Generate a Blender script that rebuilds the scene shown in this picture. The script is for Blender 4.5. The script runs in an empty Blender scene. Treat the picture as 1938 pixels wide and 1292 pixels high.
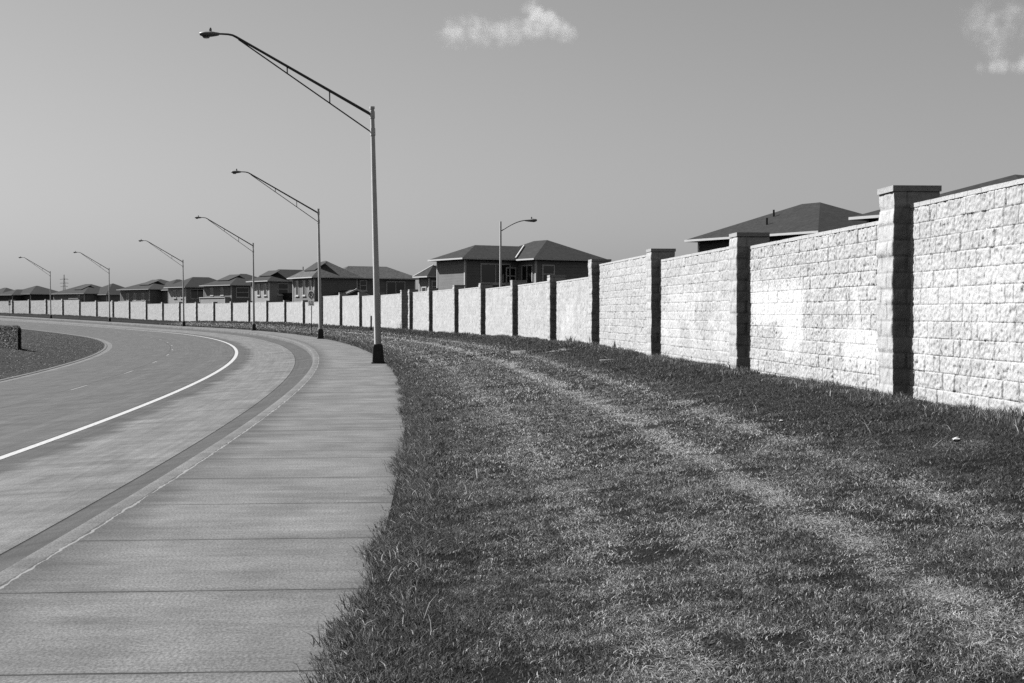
import bpy, bmesh, math, random
import numpy as np
from mathutils import Vector, Matrix
R = math.radians
random.seed(7); RNG = np.random.default_rng(11)
scene = bpy.context.scene
COL = scene.collection

# ------------------------------------------------------------------ camera, sky, sun, exposure
CAM_Z = 1.7
cam_d = bpy.data.cameras.new("camera"); cam = bpy.data.objects.new("camera", cam_d); COL.objects.link(cam)
cam_d.sensor_width = 36; cam_d.lens = 2690 / 1938 * 36
cam_d.clip_start = 0.1; cam_d.clip_end = 20000
cam.location = (0, 0, CAM_Z); cam.rotation_euler = (R(90) - math.atan(53 / 2690), 0, 0)
scene.camera = cam

SUN_EL, SUN_AZ = 44.0, -62.0          # azimuth from +Y, clockwise seen from above (left and a little ahead)
sv = Vector((math.sin(R(SUN_AZ)) * math.cos(R(SUN_EL)), math.cos(R(SUN_AZ)) * math.cos(R(SUN_EL)), math.sin(R(SUN_EL))))
sun_d = bpy.data.lights.new("sun", 'SUN'); sun_d.energy = 5.0; sun_d.angle = R(0.5); sun_d.color = (1, 1, 1)
sun = bpy.data.objects.new("sun", sun_d); COL.objects.link(sun)
sun.rotation_euler = sv.to_track_quat('Z', 'Y').to_euler(); sun.location = (-30, 10, 40)

world = bpy.data.worlds.new("World"); scene.world = world; world.use_nodes = True
wn, wl = world.node_tree.nodes, world.node_tree.links; wn.clear()
sky = wn.new('ShaderNodeTexSky'); sky.sky_type = 'NISHITA'; sky.sun_disc = False
sky.sun_elevation = R(SUN_EL); sky.sun_rotation = R(SUN_AZ)
sky.air_density = 2.0; sky.dust_density = 1.0; sky.ozone_density = 1.0
sep = wn.new('ShaderNodeSeparateColor')           # black and white film behind an orange filter: red and green of the sky
wl.new(sky.outputs[0], sep.inputs[0])
mixm = wn.new('ShaderNodeMath'); mixm.operation = 'MULTIPLY_ADD'; mixm.inputs[1].default_value = 0.32
wl.new(sep.outputs[1], mixm.inputs[0])
mr = wn.new('ShaderNodeMath'); mr.operation = 'MULTIPLY'; mr.inputs[1].default_value = 0.38
wl.new(sep.outputs[0], mr.inputs[0]); wl.new(mr.outputs[0], mixm.inputs[2])
bg = wn.new('ShaderNodeBackground'); bg.inputs[1].default_value = 0.05
wl.new(mixm.outputs[0], bg.inputs[0])
wo = wn.new('ShaderNodeOutputWorld'); wl.new(bg.outputs[0], wo.inputs[0])

scene.view_settings.view_transform = 'Standard'; scene.view_settings.look = 'None'
scene.view_settings.exposure = 1.0; scene.view_settings.gamma = 1.0
scene.cycles.max_bounces = 6; scene.cycles.diffuse_bounces = 0; scene.cycles.volume_bounces = 3
scene.cycles.use_denoising = False

# ------------------------------------------------------------------ geometry of the place: everything runs on circles round CEN
CEN = np.array([-490.6, -13.4])
def pol(r, th):                                    # th in degrees
    t = np.radians(th)
    return CEN[0] + r * np.cos(t), CEN[1] + r * np.sin(t)
def inv(x, y):
    return np.hypot(x - CEN[0], y - CEN[1]), np.degrees(np.arctan2(y - CEN[1], x - CEN[0]))
def rise(th):
    return 0.8 * np.clip((np.asarray(th, float) - 23.0) / 11.2, 0, 3) ** 1.6
BT = np.array([(-20, .5), (-5, .55), (3.6, .59), (5.6, .58), (6.6, .66), (7.6, .63), (8.75, .60), (9.9, .52), (11, .46), (12, .42), (13, .47),
               (16, .43), (19.3, .51), (20.5, .60), (23, .56), (27.6, .47), (29.9, .62), (33.3, 1.12), (35.7, 1.39), (36.8, 1.49), (39.1, 1.7), (44, 2.1), (60, 3.4)])
def base(th):
    return np.interp(th, BT[:, 0], BT[:, 1])

def _h(ix, iy, s):
    n = (ix.astype(np.int64) * 374761393 + iy.astype(np.int64) * 668265263 + s * 974634777) & 0xffffffff
    n = ((n ^ (n >> 13)) * 1274126177) & 0xffffffff
    n = (n ^ (n >> 16)) & 0xffffffff
    return n / 4294967295.0
def vnoise(x, y, s=0):
    x = np.asarray(x, float); y = np.asarray(y, float)
    x0 = np.floor(x); y0 = np.floor(y); fx = x - x0; fy = y - y0
    fx = fx * fx * (3 - 2 * fx); fy = fy * fy * (3 - 2 * fy)
    a = _h(x0, y0, s); b = _h(x0 + 1, y0, s); c = _h(x0, y0 + 1, s); d = _h(x0 + 1, y0 + 1, s)
    return (a * (1 - fx) + b * fx) * (1 - fy) + (c * (1 - fx) + d * fx) * fy
def fbm(x, y, s=0, o=4):
    v = 0; a = .5; t = 0
    for k in range(o):
        v = v + a * vnoise(x * 2 ** k, y * 2 ** k, s + k * 17); t += a; a *= .5
    return v / t                                   # 0..1

def lawn_z(r, th):
    t = np.clip((r - 490.20) / 6.2, 0, 1)
    t = t * t * (3 - 2 * t) * .55 + t * .45
    x, y = pol(r, th)
    bump = (fbm(x * .9, y * .9, 3, 3) - .5) * .07 * np.clip((r - 490.15) / .6, 0, 1)
    return rise(th) + .012 + t * (base(th) - rise(th)) + bump
def road_z(r, th):
    return rise(th) - .30 - .059 * (487.0 - r)
def island_z(r, th):
    t = np.clip((475.3 - r) / 6.0, 0, 1)
    x, y = pol(r, th)
    return road_z(475.55, th) + .02 + .42 * t * t * (3 - 2 * t) + (fbm(x * .5, y * .5, 9, 3) - .5) * .10 * np.clip((475.3 - r) / .6, 0, 1)

# ------------------------------------------------------------------ mesh helpers
def np_mesh(name, V, quads=None, tris=None, uv=None, attrs=None, smooth=False):
    me = bpy.data.meshes.new(name)
    V = np.ascontiguousarray(V, dtype=np.float32)
    nq = 0 if quads is None else len(quads); nt = 0 if tris is None else len(tris)
    li = []
    if nq: li.append(np.asarray(quads, np.int32).ravel())
    if nt: li.append(np.asarray(tris, np.int32).ravel())
    li = np.concatenate(li)
    me.vertices.add(len(V)); me.vertices.foreach_set('co', V.ravel())
    me.loops.add(len(li)); me.loops.foreach_set('vertex_index', li)
    me.polygons.add(nq + nt)
    starts = np.concatenate([np.arange(nq) * 4, nq * 4 + np.arange(nt) * 3]).astype(np.int32)
    me.polygons.foreach_set('loop_start', starts)
    me.update(calc_edges=True)
    if uv is not None:
        ul = me.uv_layers.new(name='UVMap'); ul.data.foreach_set('uv', np.asarray(uv, np.float32)[li].ravel())
    for k, a in (attrs or {}).items():
        at = me.attributes.new(k, 'FLOAT', 'POINT'); at.data.foreach_set('value', np.asarray(a, np.float32))
    if smooth: me.polygons.foreach_set('use_smooth', np.ones(nq + nt, bool))
    me.update()
    return me
def link(name, me, m, parent=None):
    o = bpy.data.objects.new(name, me); COL.objects.link(o)
    if m is not None:
        me.materials.clear(); me.materials.append(m)
    if parent is not None: o.parent = parent
    return o
def tag(o, label=None, cat=None, group=None, kind=None):
    if label: o['label'] = label
    if cat: o['category'] = cat
    if group: o['group'] = group
    if kind: o['kind'] = kind
    return o
def empty(name, loc, rz=0.0):
    o = bpy.data.objects.new(name, None); COL.objects.link(o); o.location = loc; o.rotation_euler = (0, 0, rz); o.empty_display_size = .2
    return o
def grid_quads(nu, nv, off=0):
    i = np.arange(nu - 1)[:, None]; j = np.arange(nv - 1)[None, :]
    a = i * nv + j
    return (np.stack([a, a + 1, a + nv + 1, a + nv], -1).reshape(-1, 4)) + off
def polar_sheet(name, rs, ths, zf, m, kind='structure', tone=None):
    rs = np.asarray(rs, float); ths = np.asarray(ths, float)
    Rg, T = np.meshgrid(rs, ths, indexing='ij')
    X, Y = pol(Rg, T); Z = zf(Rg, T)
    V = np.stack([X, Y, Z], -1).reshape(-1, 3)
    uv = np.stack([np.radians(T) * 490.0, Rg - 480.0], -1).reshape(-1, 2)
    q = grid_quads(len(rs), len(ths))
    at_ = {'tone': tone(X, Y, Rg).ravel()} if tone else None
    o = link(name, np_mesh(name, V, q, uv=uv, attrs=at_, smooth=True), m); tag(o, kind=kind)
    return o
class MB:
    def __init__(s): s.V = []; s.F = []
    def add(s, V, F):
        n = len(s.V); s.V += [tuple(v) for v in V]; s.F += [tuple(i + n for i in f) for f in F]; return s
    def box(s, x0, x1, y0, y1, z0, z1):
        return s.add([(x0, y0, z0), (x1, y0, z0), (x1, y1, z0), (x0, y1, z0), (x0, y0, z1), (x1, y0, z1), (x1, y1, z1), (x0, y1, z1)],
                     [(0, 3, 2, 1), (4, 5, 6, 7), (0, 1, 5, 4), (1, 2, 6, 5), (2, 3, 7, 6), (3, 0, 4, 7)])
    def frustum(s, cx, cy, z0, z1, a0, b0, a1, b1):
        return s.add([(cx - a0, cy - b0, z0), (cx + a0, cy - b0, z0), (cx + a0, cy + b0, z0), (cx - a0, cy + b0, z0),
                      (cx - a1, cy - b1, z1), (cx + a1, cy - b1, z1), (cx + a1, cy + b1, z1), (cx - a1, cy + b1, z1)],
                     [(0, 3, 2, 1), (4, 5, 6, 7), (0, 1, 5, 4), (1, 2, 6, 5), (2, 3, 7, 6), (3, 0, 4, 7)])
    def tube(s, pts, rad, n=12):
        pts = [Vector(p) for p in pts]
        if not hasattr(rad, '__len__'): rad = [rad] * len(pts)
        rings = []
        up = None
        for i, p in enumerate(pts):
            d = (pts[min(i + 1, len(pts) - 1)] - pts[max(i - 1, 0)]).normalized()
            a = d.cross(Vector((0, 0, 1)) if abs(d.z) < .95 else Vector((1, 0, 0))).normalized(); b = d.cross(a)
            if up is not None and a.dot(up) < 0: a = -a; b = -b
            up = a
            rings.append([p + (a * math.cos(2 * math.pi * k / n) + b * math.sin(2 * math.pi * k / n)) * rad[i] for k in range(n)])
        V = [v for r in rings for v in r]; F = []
        for i in range(len(pts) - 1):
            for k in range(n):
                F.append((i * n + k, i * n + (k + 1) % n, (i + 1) * n + (k + 1) % n, (i + 1) * n + k))
        F.append(tuple(range(n))[::-1]); F.append(tuple((len(pts) - 1) * n + k for k in range(n)))
        return s.add(V, F)
    def build(s, name, m, parent=None, smooth=False, bevel=0.0, autosmooth=False):
        me = bpy.data.meshes.new(name); me.from_pydata(s.V, [], s.F)
        bm = bmesh.new(); bm.from_mesh(me); bmesh.ops.recalc_face_normals(bm, faces=bm.faces)
        if bevel: bmesh.ops.bevel(bm, geom=bm.edges[:], offset=bevel, segments=2, affect='EDGES', profile=.6)
        if autosmooth:
            for e in bm.edges: e.smooth = not (len(e.link_faces) == 2 and e.calc_face_angle(0) > R(35))
        bm.to_mesh(me); bm.free()
        if smooth or autosmooth: me.polygons.foreach_set('use_smooth', np.ones(len(me.polygons), bool))
        me.update()
        return link(name, me, m, parent)

ALB = .5      # the exposure is one stop up, so reflectances sit one stop down
# ------------------------------------------------------------------ materials (all neutral: the film is black and white)
class NT:
    def __init__(s, name):
        s.m = bpy.data.materials.new(name); s.m.use_nodes = True
        s.n = s.m.node_tree.nodes; s.l = s.m.node_tree.links; s.n.clear()
        s.out = s.n.new('ShaderNodeOutputMaterial'); s.b = s.n.new('ShaderNodeBsdfPrincipled')
        s.l.new(s.b.outputs[0], s.out.inputs[0])
        s.b.inputs['Specular IOR Level'].default_value = .25
    def new(s, t, **k):
        n = s.n.new(t)
        for a, v in k.items(): setattr(n, a, v)
        return n
    def set(s, sock, v):
        if isinstance(v, (int, float)): sock.default_value = v
        elif isinstance(v, tuple): sock.default_value = v
        else: s.l.new(v, sock)
    def math(s, op, a, b=0.0, c=0.0, clamp=False):
        n = s.new('ShaderNodeMath', operation=op); n.use_clamp = clamp
        s.set(n.inputs[0], a); s.set(n.inputs[1], b)
        if op in ('MULTIPLY_ADD', 'SMOOTH_MIN', 'COMPARE', 'WRAP'): s.set(n.inputs[2], c)
        return n.outputs[0]
    def mapr(s, v, a, b, c=0.0, d=1.0, smooth=False):
        n = s.new('ShaderNodeMapRange'); n.clamp = True
        if smooth: n.interpolation_type = 'SMOOTHSTEP'
        s.set(n.inputs[0], v)
        for i, x in enumerate((a, b, c, d)): s.set(n.inputs[i + 1], x)
        return n.outputs[0]
    def vec(s, kind='Object'):
        return s.new('ShaderNodeTexCoord').outputs[kind]
    def pos(s): return s.new('ShaderNodeNewGeometry').outputs['Position']
    def scale(s, v, sc, off=(0, 0, 0)):
        n = s.new('ShaderNodeMapping'); s.l.new(v, n.inputs[0]); n.inputs['Scale'].default_value = sc; n.inputs['Location'].default_value = off
        return n.outputs[0]
    def noise(s, v, scale, detail=4, rough=.55):
        n = s.new('ShaderNodeTexNoise'); s.l.new(v, n.inputs['Vector']); n.inputs['Scale'].default_value = scale
        n.inputs['Detail'].default_value = detail; n.inputs['Roughness'].default_value = rough
        return n.outputs['Fac']
    def xyz(s, v):
        n = s.new('ShaderNodeSeparateXYZ'); s.l.new(v, n.inputs[0]); return n.outputs
    def attr(s, name): return s.new('ShaderNodeAttribute', attribute_name=name).outputs['Fac']
    def grey(s, v):
        n = s.new('ShaderNodeCombineColor'); 
        for i in range(3): s.set(n.inputs[i], v)
        return n.outputs[0]
    def color(s, v): s.set(s.b.inputs['Base Color'], s.grey(s.math('MULTIPLY', v, ALB)))
    def rough(s, v): s.set(s.b.inputs['Roughness'], v)
    def bump(s, h, strength=.5, dist=.02):
        n = s.new('ShaderNodeBump'); n.inputs['Strength'].default_value = strength; n.inputs['Distance'].default_value = dist
        s.l.new(h, n.inputs['Height']); s.l.new(n.outputs[0], s.b.inputs['Normal'])

def mat_plain(name, v, rough=.6, var=.15, scale=3.0, spec=.25, metal=0.0):
    t = NT(name); p = t.vec()
    n = t.noise(p, scale, 5)
    t.color(t.mapr(n, .25, .75, v * (1 - var), v * (1 + var))); t.rough(rough)
    t.b.inputs['Specular IOR Level'].default_value = spec; t.b.inputs['Metallic'].default_value = metal
    return t.m

def mat_block(name, v=.80):
    t = NT(name); p = t.pos()
    a = t.noise(p, 1.3, 4); b = t.noise(p, 22, 5, .7); c = t.noise(p, 70, 3, .7)
    k = t.math('MULTIPLY', t.mapr(a, .3, .7, .92, 1.06), t.attr('tone'))
    k = t.math('MULTIPLY', k, t.mapr(b, .30, .60, .82, 1.05))
    k = t.math('MULTIPLY', k, t.mapr(c, .30, .42, .72, 1.0))
    t.color(t.math('MULTIPLY', k, v)); t.rough(.95)
    t.bump(t.math('ADD', b, t.math('MULTIPLY', c, .4)), .55, .02)
    return t.m

def mat_concrete(name, v, lo=.8, hi=1.2, joints=None, kind='walk'):
    t = NT(name); uv = t.vec('UV'); x = t.xyz(uv)
    s_, r_ = x[0], x[1]
    big = t.noise(t.scale(uv, (.8, 1.1, 1)), 1.0, 5, .6); 
    streak = t.noise(t.scale(uv, (4.5, .9, 1)), 1.0, 6, .72)      # broom finish runs across the walk
    fine = t.noise(t.scale(uv, (60, 8, 1)), 1.0, 3, .6)
    grit = t.noise(t.scale(uv, (38, 60, 1)), 1.0, 4, .75)
    stain = t.noise(t.scale(uv, (1.3, .35, 1), (3.3, 7.1, 0)), 1.0, 5, .6)
    k = t.math('MULTIPLY', t.mapr(big, .36, .64, lo, hi), t.mapr(streak, .30, .70, .74, 1.22))
    k = t.math('MULTIPLY', k, t.mapr(stain, .30, .52, .70, 1.0, True))
    k = t.math('MULTIPLY', k, t.mapr(fine, .3, .7, .88, 1.1))
    k = t.math('MULTIPLY', k, t.mapr(grit, .38, .62, .58, 1.42))
    if kind == 'walk':
        # dirt carried over both edges of the walk, in ragged fingers
        e = t.math('ADD', r_, t.math('MULTIPLY', t.math('SUBTRACT', t.noise(t.scale(uv, (1.6, .25, 1)), 1.0, 4), .5), 1.3))
        edge = t.mapr(e, 7.85, 8.50, .52, 1.0, True)
        edge2 = t.mapr(e, 9.85, 10.4, 1.0, .66, True)
        k = t.math('MULTIPLY', k, t.math('MULTIPLY', edge, edge2))
        pd = t.math('SUBTRACT', t.math('MODULO', t.math('ADD', t.math('ADD', s_, t.math('MULTIPLY', t.math('SUBTRACT', t.noise(uv, 3, 3), .5), .03)), -20.1 + 400.0 + 1.0), 2.0), 1.0)
        j = t.math('ABSOLUTE', pd)
        wide = t.mapr(t.noise(uv, 1.7, 2), .3, .7, .008, .018)
        jm = t.math('LESS_THAN', j, wide)
        near = t.mapr(j, 0, .12, .82, 1.0)
        k = t.math('MULTIPLY', k, near)
        k = t.math('MULTIPLY', k, t.math('SUBTRACT', 1.0, t.math('MULTIPLY', jm, .82)))
        # spalled, pale broken edge where the walk meets the kerb
        ce = t.math('SUBTRACT', r_, t.math('ADD', 7.93, t.math('MULTIPLY', t.math('SUBTRACT', t.noise(uv, 2.5, 5, .7), .5), .09)))
        chip = t.math('LESS_THAN', t.math('ABSOLUTE', ce), t.mapr(t.noise(uv, 1.4, 5), .36, .66, .0, .020))
        k = t.math('ADD', k, t.math('MULTIPLY', chip, 1.1))
        crk = t.math('LESS_THAN', t.math('ABSOLUTE', t.math('ADD', ce, .025)), t.mapr(t.noise(uv, .8, 3), .5, .75, .0, .008))
        k = t.math('MULTIPLY', k, t.math('SUBTRACT', 1.0, t.math('MULTIPLY', crk, .75)))
    if kind == 'lane':
        # old rubber and oil dragged off the carriageway just outside the white line
        e = t.math('ADD', r_, t.math('MULTIPLY', t.math('SUBTRACT', t.noise(t.scale(uv, (.55, .12, 1)), 1.0, 5, .65), .5), 1.5))
        k = t.math('MULTIPLY', k, t.mapr(e, 4.70, 5.15, .42, 1.0, True))
        pd = t.math('ABSOLUTE', t.math('SUBTRACT', t.math('MODULO', t.math('ADD', s_, 400.0), 4.6), 2.3))
        k = t.math('MULTIPLY', k, t.mapr(pd, .0, .018, .55, 1.0))
    if kind == 'gutter':
        k = t.math('MULTIPLY', k, t.mapr(t.math('ADD', r_, t.math('MULTIPLY', t.math('SUBTRACT', t.noise(uv, 2.0, 4), .5), .03)), 7.02, 7.035, .22, 1.0))
    if kind in ('asphalt', 'lane', 'gutter'):
        k = t.math('MULTIPLY', k, t.mapr(t.noise(t.scale(uv, (.10, 9, 1)), 1.0, 6, .75), .36, .64, .80, 1.18))
        k = t.math('MULTIPLY', k, t.mapr(t.noise(t.scale(uv, (.35, 1.6, 1), (9, 2, 0)), 1.0, 5, .7), .36, .64, .84, 1.14))
    if kind == 'asphalt':
        for rr in (1.3, 3.1):                                         # polished wheel paths
            k = t.math('MULTIPLY', k, t.mapr(t.math('ABSOLUTE', t.math('SUBTRACT', r_, rr)), .0, .5, 1.10, 1.0, True))
        k = t.math('MULTIPLY', k, t.mapr(t.math('ABSOLUTE', t.math('SUBTRACT', r_, 4.06)), .02, .05, .5, 1.0))
        sm = t.math('ABSOLUTE', t.math('SUBTRACT', r_, t.math('ADD', .12, t.math('MULTIPLY', t.noise(uv, .6, 3), .06))))
        k = t.math('MULTIPLY', k, t.mapr(sm, .01, .04, .45, 1.0))
    t.color(t.math('MULTIPLY', k, v)); t.rough(.9)
    t.bump(t.math('ADD', fine, grit), .25, .004)
    return t.m

def mat_soil(name, v=.045, dry=0.0):
    t = NT(name); p = t.pos()
    a = t.noise(p, .8, 5); b = t.noise(p, 9, 5, .7); c = t.noise(p, 45, 3, .7)
    k = t.math('MULTIPLY', t.mapr(a, .3, .7, .8, 1.25), t.math('MULTIPLY', t.mapr(b, .3, .7, .6, 1.4), t.mapr(c, .3, .7, .6, 1.4)))
    if dry: k = t.math('MULTIPLY', k, t.math('ADD', 1.0, t.math('MULTIPLY', t.attr('tone'), dry)))
    t.color(t.math('MULTIPLY', k, v)); t.rough(1.0); t.b.inputs['Specular IOR Level'].default_value = .05
    t.bump(t.math('ADD', b, c), .8, .05)
    return t.m

def mat_leaf(name, lo, hi, trans=.45):
    t = NT(name); a = t.attr('tone')
    c = t.grey(t.math('ADD', lo * ALB, t.math('MULTIPLY', a, (hi - lo) * ALB)))
    t.l.new(c, t.b.inputs['Base Color']); t.rough(.6); t.b.inputs['Specular IOR Level'].default_value = .2
    tr = t.new('ShaderNodeBsdfTranslucent'); t.l.new(c, tr.inputs[0])
    mx = t.new('ShaderNodeMixShader'); mx.inputs[0].default_value = trans
    t.l.new(t.b.outputs[0], mx.inputs[1]); t.l.new(tr.outputs[0], mx.inputs[2]); t.l.new(mx.outputs[0], t.out.inputs[0])
    return t.m

def mat_siding(name, v):
    t = NT(name); p = t.vec(); z = t.xyz(p)[2]
    fz = t.math('MODULO', t.math('ADD', z, 50.0), .22)
    line = t.mapr(fz, .0, .028, .42, 1.0)
    n = t.noise(p, 1.2, 4); n2 = t.noise(t.scale(p, (.5, .5, 9)), 1.0, 3)
    k = t.math('MULTIPLY', line, t.math('MULTIPLY', t.mapr(n, .3, .7, .92, 1.06), t.mapr(n2, .3, .7, .92, 1.08)))
    t.color(t.math('MULTIPLY', k, v)); t.rough(.8)
    t.bump(fz, .6, .03)
    return t.m
def mat_shingle(name, v):
    t = NT(name); p = t.vec()
    a = t.noise(p, 4.5, 5, .85); b = t.noise(t.scale(p, (1, 1, 3)), 1.1, 4)
    z = t.xyz(p)[2]; fz = t.math('MODULO', t.math('ADD', z, 50.0), .065)
    k = t.math('MULTIPLY', t.mapr(a, .32, .68, .35, 1.65), t.math('MULTIPLY', t.mapr(b, .3, .7, .85, 1.15), t.mapr(fz, 0, .015, .7, 1.0)))
    t.color(t.math('MULTIPLY', k, v)); t.rough(.95); t.bump(a, .6, .03)
    return t.m

M = {
    'block': mat_block('split face block'), 'cap': None,
    'walk': mat_concrete('sidewalk concrete', .225, .80, 1.18), 'lane': mat_concrete('lane concrete', .220, .82, 1.12, kind='lane'),
    'kerb': mat_concrete('kerb concrete', .21, .8, 1.15, kind='kerb'), 'gutter': mat_concrete('gutter', .088, .9, 1.1, kind='gutter'),
    'asphalt': mat_concrete('asphalt', .112, .88, 1.12, kind='asphalt'),
    'soil': mat_soil('lawn soil and thatch', .024, 2.0), 'soil2': mat_soil('island turf', .075), 'dirt': mat_soil('dirt', .06),
    'grass': mat_leaf('grass blade', .060, 1.30), 'leaf': mat_leaf('shrub leaf', .04, .16),
    'roof': mat_shingle('dark shingle', .036), 'roof_light': mat_shingle('weathered shingle', .13),
    'siding': mat_siding('painted siding', .38), 'siding_pale': mat_siding('pale siding', .70), 'siding_dark': mat_siding('dark siding', .10),
    'trim': mat_plain('white trim', 1.0, .5, .05), 'glass': mat_plain('window glass', .02, .08, .1, 1, .5),
    'shade_frame': mat_plain('window frame paled for shade', 1.1, .5, .08), 'solar': mat_plain('solar panel', .035, .15, .2, 2, .5),
    'pole': mat_plain('galvanised pole', 1.25, .55, .10, 5, .15), 'arm': mat_plain('weathered arm', .13, .5, .15, 5, .3),
    'cast': mat_plain('dark cast base', .06, .6, .3, 6, .3), 'lum': mat_plain('luminaire housing', .40, .4, .08, 6, .4),
    'lens': mat_plain('lamp lens', .25, .2, .1, 4, .5), 'black': mat_plain('black', .015, .5, .1), 'sign': mat_plain('sign sheet', 1.7, .4, .08, 8, .4),
    'post': mat_plain('sign post', .07, .6, .2, 6), 'wood': mat_plain('dark bark', .05, .9, .3, 12), 'slab': mat_plain('pale slab', .26, .9, .2, 6),
    'hedge': mat_leaf('hedge leaf', .24, .40, .4), 'paper': mat_plain('white litter', .75, .7, .1, 9), 'steel': mat_plain('lattice steel', .10, .6, .1, 1),
}
def mat_line(name, v):
    t = NT(name); uv = t.vec('UV')
    a = t.noise(t.scale(uv, (4, 30, 1)), 1.0, 5, .7); b = t.noise(uv, 40, 3)
    t.color(t.mapr(t.math('ADD', a, t.math('MULTIPLY', b, .4)), .48, .72, v * .48, v)); t.rough(.7)
    return t.m
M['line'] = mat_line('road paint', .70); M['dash'] = mat_line('worn road paint', .32)

# ------------------------------------------------------------------ ground, road, walk
TH = np.concatenate([np.arange(-12, 30, .1), np.arange(30, 56.01, .25)])
disk = MB(); n = 96
gv = [(0, 0, -2.2)] + [(7000 * math.cos(2 * math.pi * k / n), 7000 * math.sin(2 * math.pi * k / n), -2.2) for k in range(n)]
disk.add(gv, [(0, 1 + k, 1 + (k + 1) % n) for k in range(n)])
tag(disk.build('ground', M['dirt']), kind='structure')
polar_sheet('neighbourhood_ground', [496.3, 500, 520, 560, 620, 700], np.arange(-14, 60, 1.0), lambda r, t: base(t) + .02 + 0 * r, M['dirt'])
polar_sheet('road', np.arange(475.9, 484.11, .5).tolist() + [484.19], TH, road_z, M['asphalt'])
polar_sheet('parking_lane', [484.19, 485.1, 486.05, 487.0], TH, road_z, M['lane'])
polar_sheet('gutter', [487.0, 487.3, 487.74], TH, lambda r, t: road_z(487.0, t) - .004 + (r - 487.0) * .17, M['gutter'])
KR = np.array([487.70, 487.715, 487.73, 487.76, 487.82, 487.905]); KZ = np.array([-.22, -.06, -.02, -.002, 0.001, .0])
polar_sheet('kerb', KR, TH, lambda r, t: rise(t) + np.interp(r, KR, KZ), M['kerb'])
polar_sheet('sidewalk', np.linspace(487.905, 490.60, 9), TH, lambda r, t: rise(t) + (r - 487.9) * .004, M['walk'])
polar_sheet('edge_line', [484.10, 484.19, 484.27], TH, lambda r, t: road_z(r, t) + .005, M['line'])
polar_sheet('island_gutter', [475.52, 475.90], TH, lambda r, t: road_z(r, t) + .003, M['kerb'])
IR = np.array([475.30, 475.36, 475.44, 475.50, 475.52]); IZ = np.array([.028, .03, .028, .02, -.02])
polar_sheet('island_kerb', IR, TH, lambda r, t: road_z(475.55, t) + np.interp(r, IR, IZ), M['kerb'])
polar_sheet('island', np.concatenate([[300, 380, 420], np.arange(440, 475.3, .8), [475.3]]), TH, island_z, M['soil2'])
# lane dashes, 3 m long every 12.2 m
V = []; Q = []; UV = []
for k in range(-6, 26):
    s0 = 45.7 + 12.2 * k
    t0, t1 = np.degrees(s0 / 480.3), np.degrees((s0 + 3.0) / 480.3)
    tt = np.linspace(t0, t1, 4)
    for j, (a, b) in enumerate(zip(tt[:-1], tt[1:])):
        o = len(V)
        for (r, t) in ((480.25, a), (480.35, a), (480.35, b), (480.25, b)):
            x, y = pol(r, t); V.append((x, y, float(road_z(r, t)) + .005)); UV.append((math.radians(t) * 490, r - 480))
        Q.append((o, o + 1, o + 2, o + 3))
tag(link('lane_line', np_mesh('lane_line', V, Q, uv=UV), M['dash']), kind='structure')

def dryness(x, y, r):
    wob = (fbm(x * .2, y * .2, 41, 3) - .5) * .20
    f = fbm(x * 1.6, y * 1.6, 21, 4); f2 = fbm(x * .45, y * .45, 25, 3)
    rr = r + wob
    s = 1.7 * np.exp(-((rr - 493.2) / .15) ** 2) + .65 * np.exp(-((rr - 494.15) / .13) ** 2) + .45 * np.exp(-((rr - 491.7) / .20) ** 2) + .16 * np.exp(-((rr - 492.6) / 1.0) ** 2)
    s = s * np.clip(.70 + 1.2 * (f - .45), .3, 1.2)
    s += .5 * np.clip(f - .55, 0, 1) * 2.0 * (r < 494.4)
    s *= np.clip((r - 490.3) / .8, .1, 1) * np.where(r > 494.7, .4, 1)
    s = s * (.75 + .5 * f2) + 1.2 * np.exp(-(((x - .75) / .16) ** 2 + ((y - 6.25) / .22) ** 2)) + .8 * np.exp(-(((x - 3.95) / .22) ** 2 + ((y - 12.6) / .5) ** 2))
    return np.clip(s, 0, 1)
def edge_r(th):                                     # where the turf meets the walk
    return 490.16 + .17 * np.clip((np.asarray(th, float) - 2.1) / .6, .45, 1)
LR = np.concatenate([[490.22, 490.3, 490.4], np.arange(490.5, 497.0, .2)])
polar_sheet('lawn', LR, np.concatenate([np.arange(-10, 12, .03), np.arange(12, 56, .1)]), lawn_z, M['soil'], tone=lambda x, y, r: dryness(x, y, r))

# ------------------------------------------------------------------ grass: blades, thicker near the camera
def blades(x, y, z, h, w, lean, tone, az=None):
    n = len(x)
    az = RNG.uniform(0, 2 * np.pi, n) if az is None else az
    la = az; fa = RNG.uniform(0, 2 * np.pi, n)
    px, py = np.cos(fa) * w / 2, np.sin(fa) * w / 2
    lx, ly = np.cos(la) * lean, np.sin(la) * lean
    V = np.empty((n, 5, 3), np.float32)
    V[:, 0] = np.stack([x - px, y - py, z - .01], -1); V[:, 1] = np.stack([x + px, y + py, z - .01], -1)
    V[:, 2] = np.stack([x + px * .75 + lx * .38, y + py * .75 + ly * .38, z + h * .62], -1)
    V[:, 3] = np.stack([x - px * .75 + lx * .38, y - py * .75 + ly * .38, z + h * .62], -1)
    V[:, 4] = np.stack([x + lx, y + ly, z + h], -1)
    return V, np.repeat(tone, 5)
def blade_object(name, parts, m):
    V = np.concatenate([p[0] for p in parts]).reshape(-1, 3); T = np.concatenate([p[1] for p in parts])
    n = len(V) // 5; o = np.arange(n)[:, None] * 5
    me = np_mesh(name, V, o + np.array([[0, 1, 2, 3]]), o + np.array([[3, 2, 4]]), attrs={'tone': T})
    return link(name, me, m)
def in_view(x, y, m=.05):
    return (y > 1) & (x / np.maximum(y, .1) > -.36 - m) & (x / np.maximum(y, .1) < .36 + m)
grass_parts = []
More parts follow.
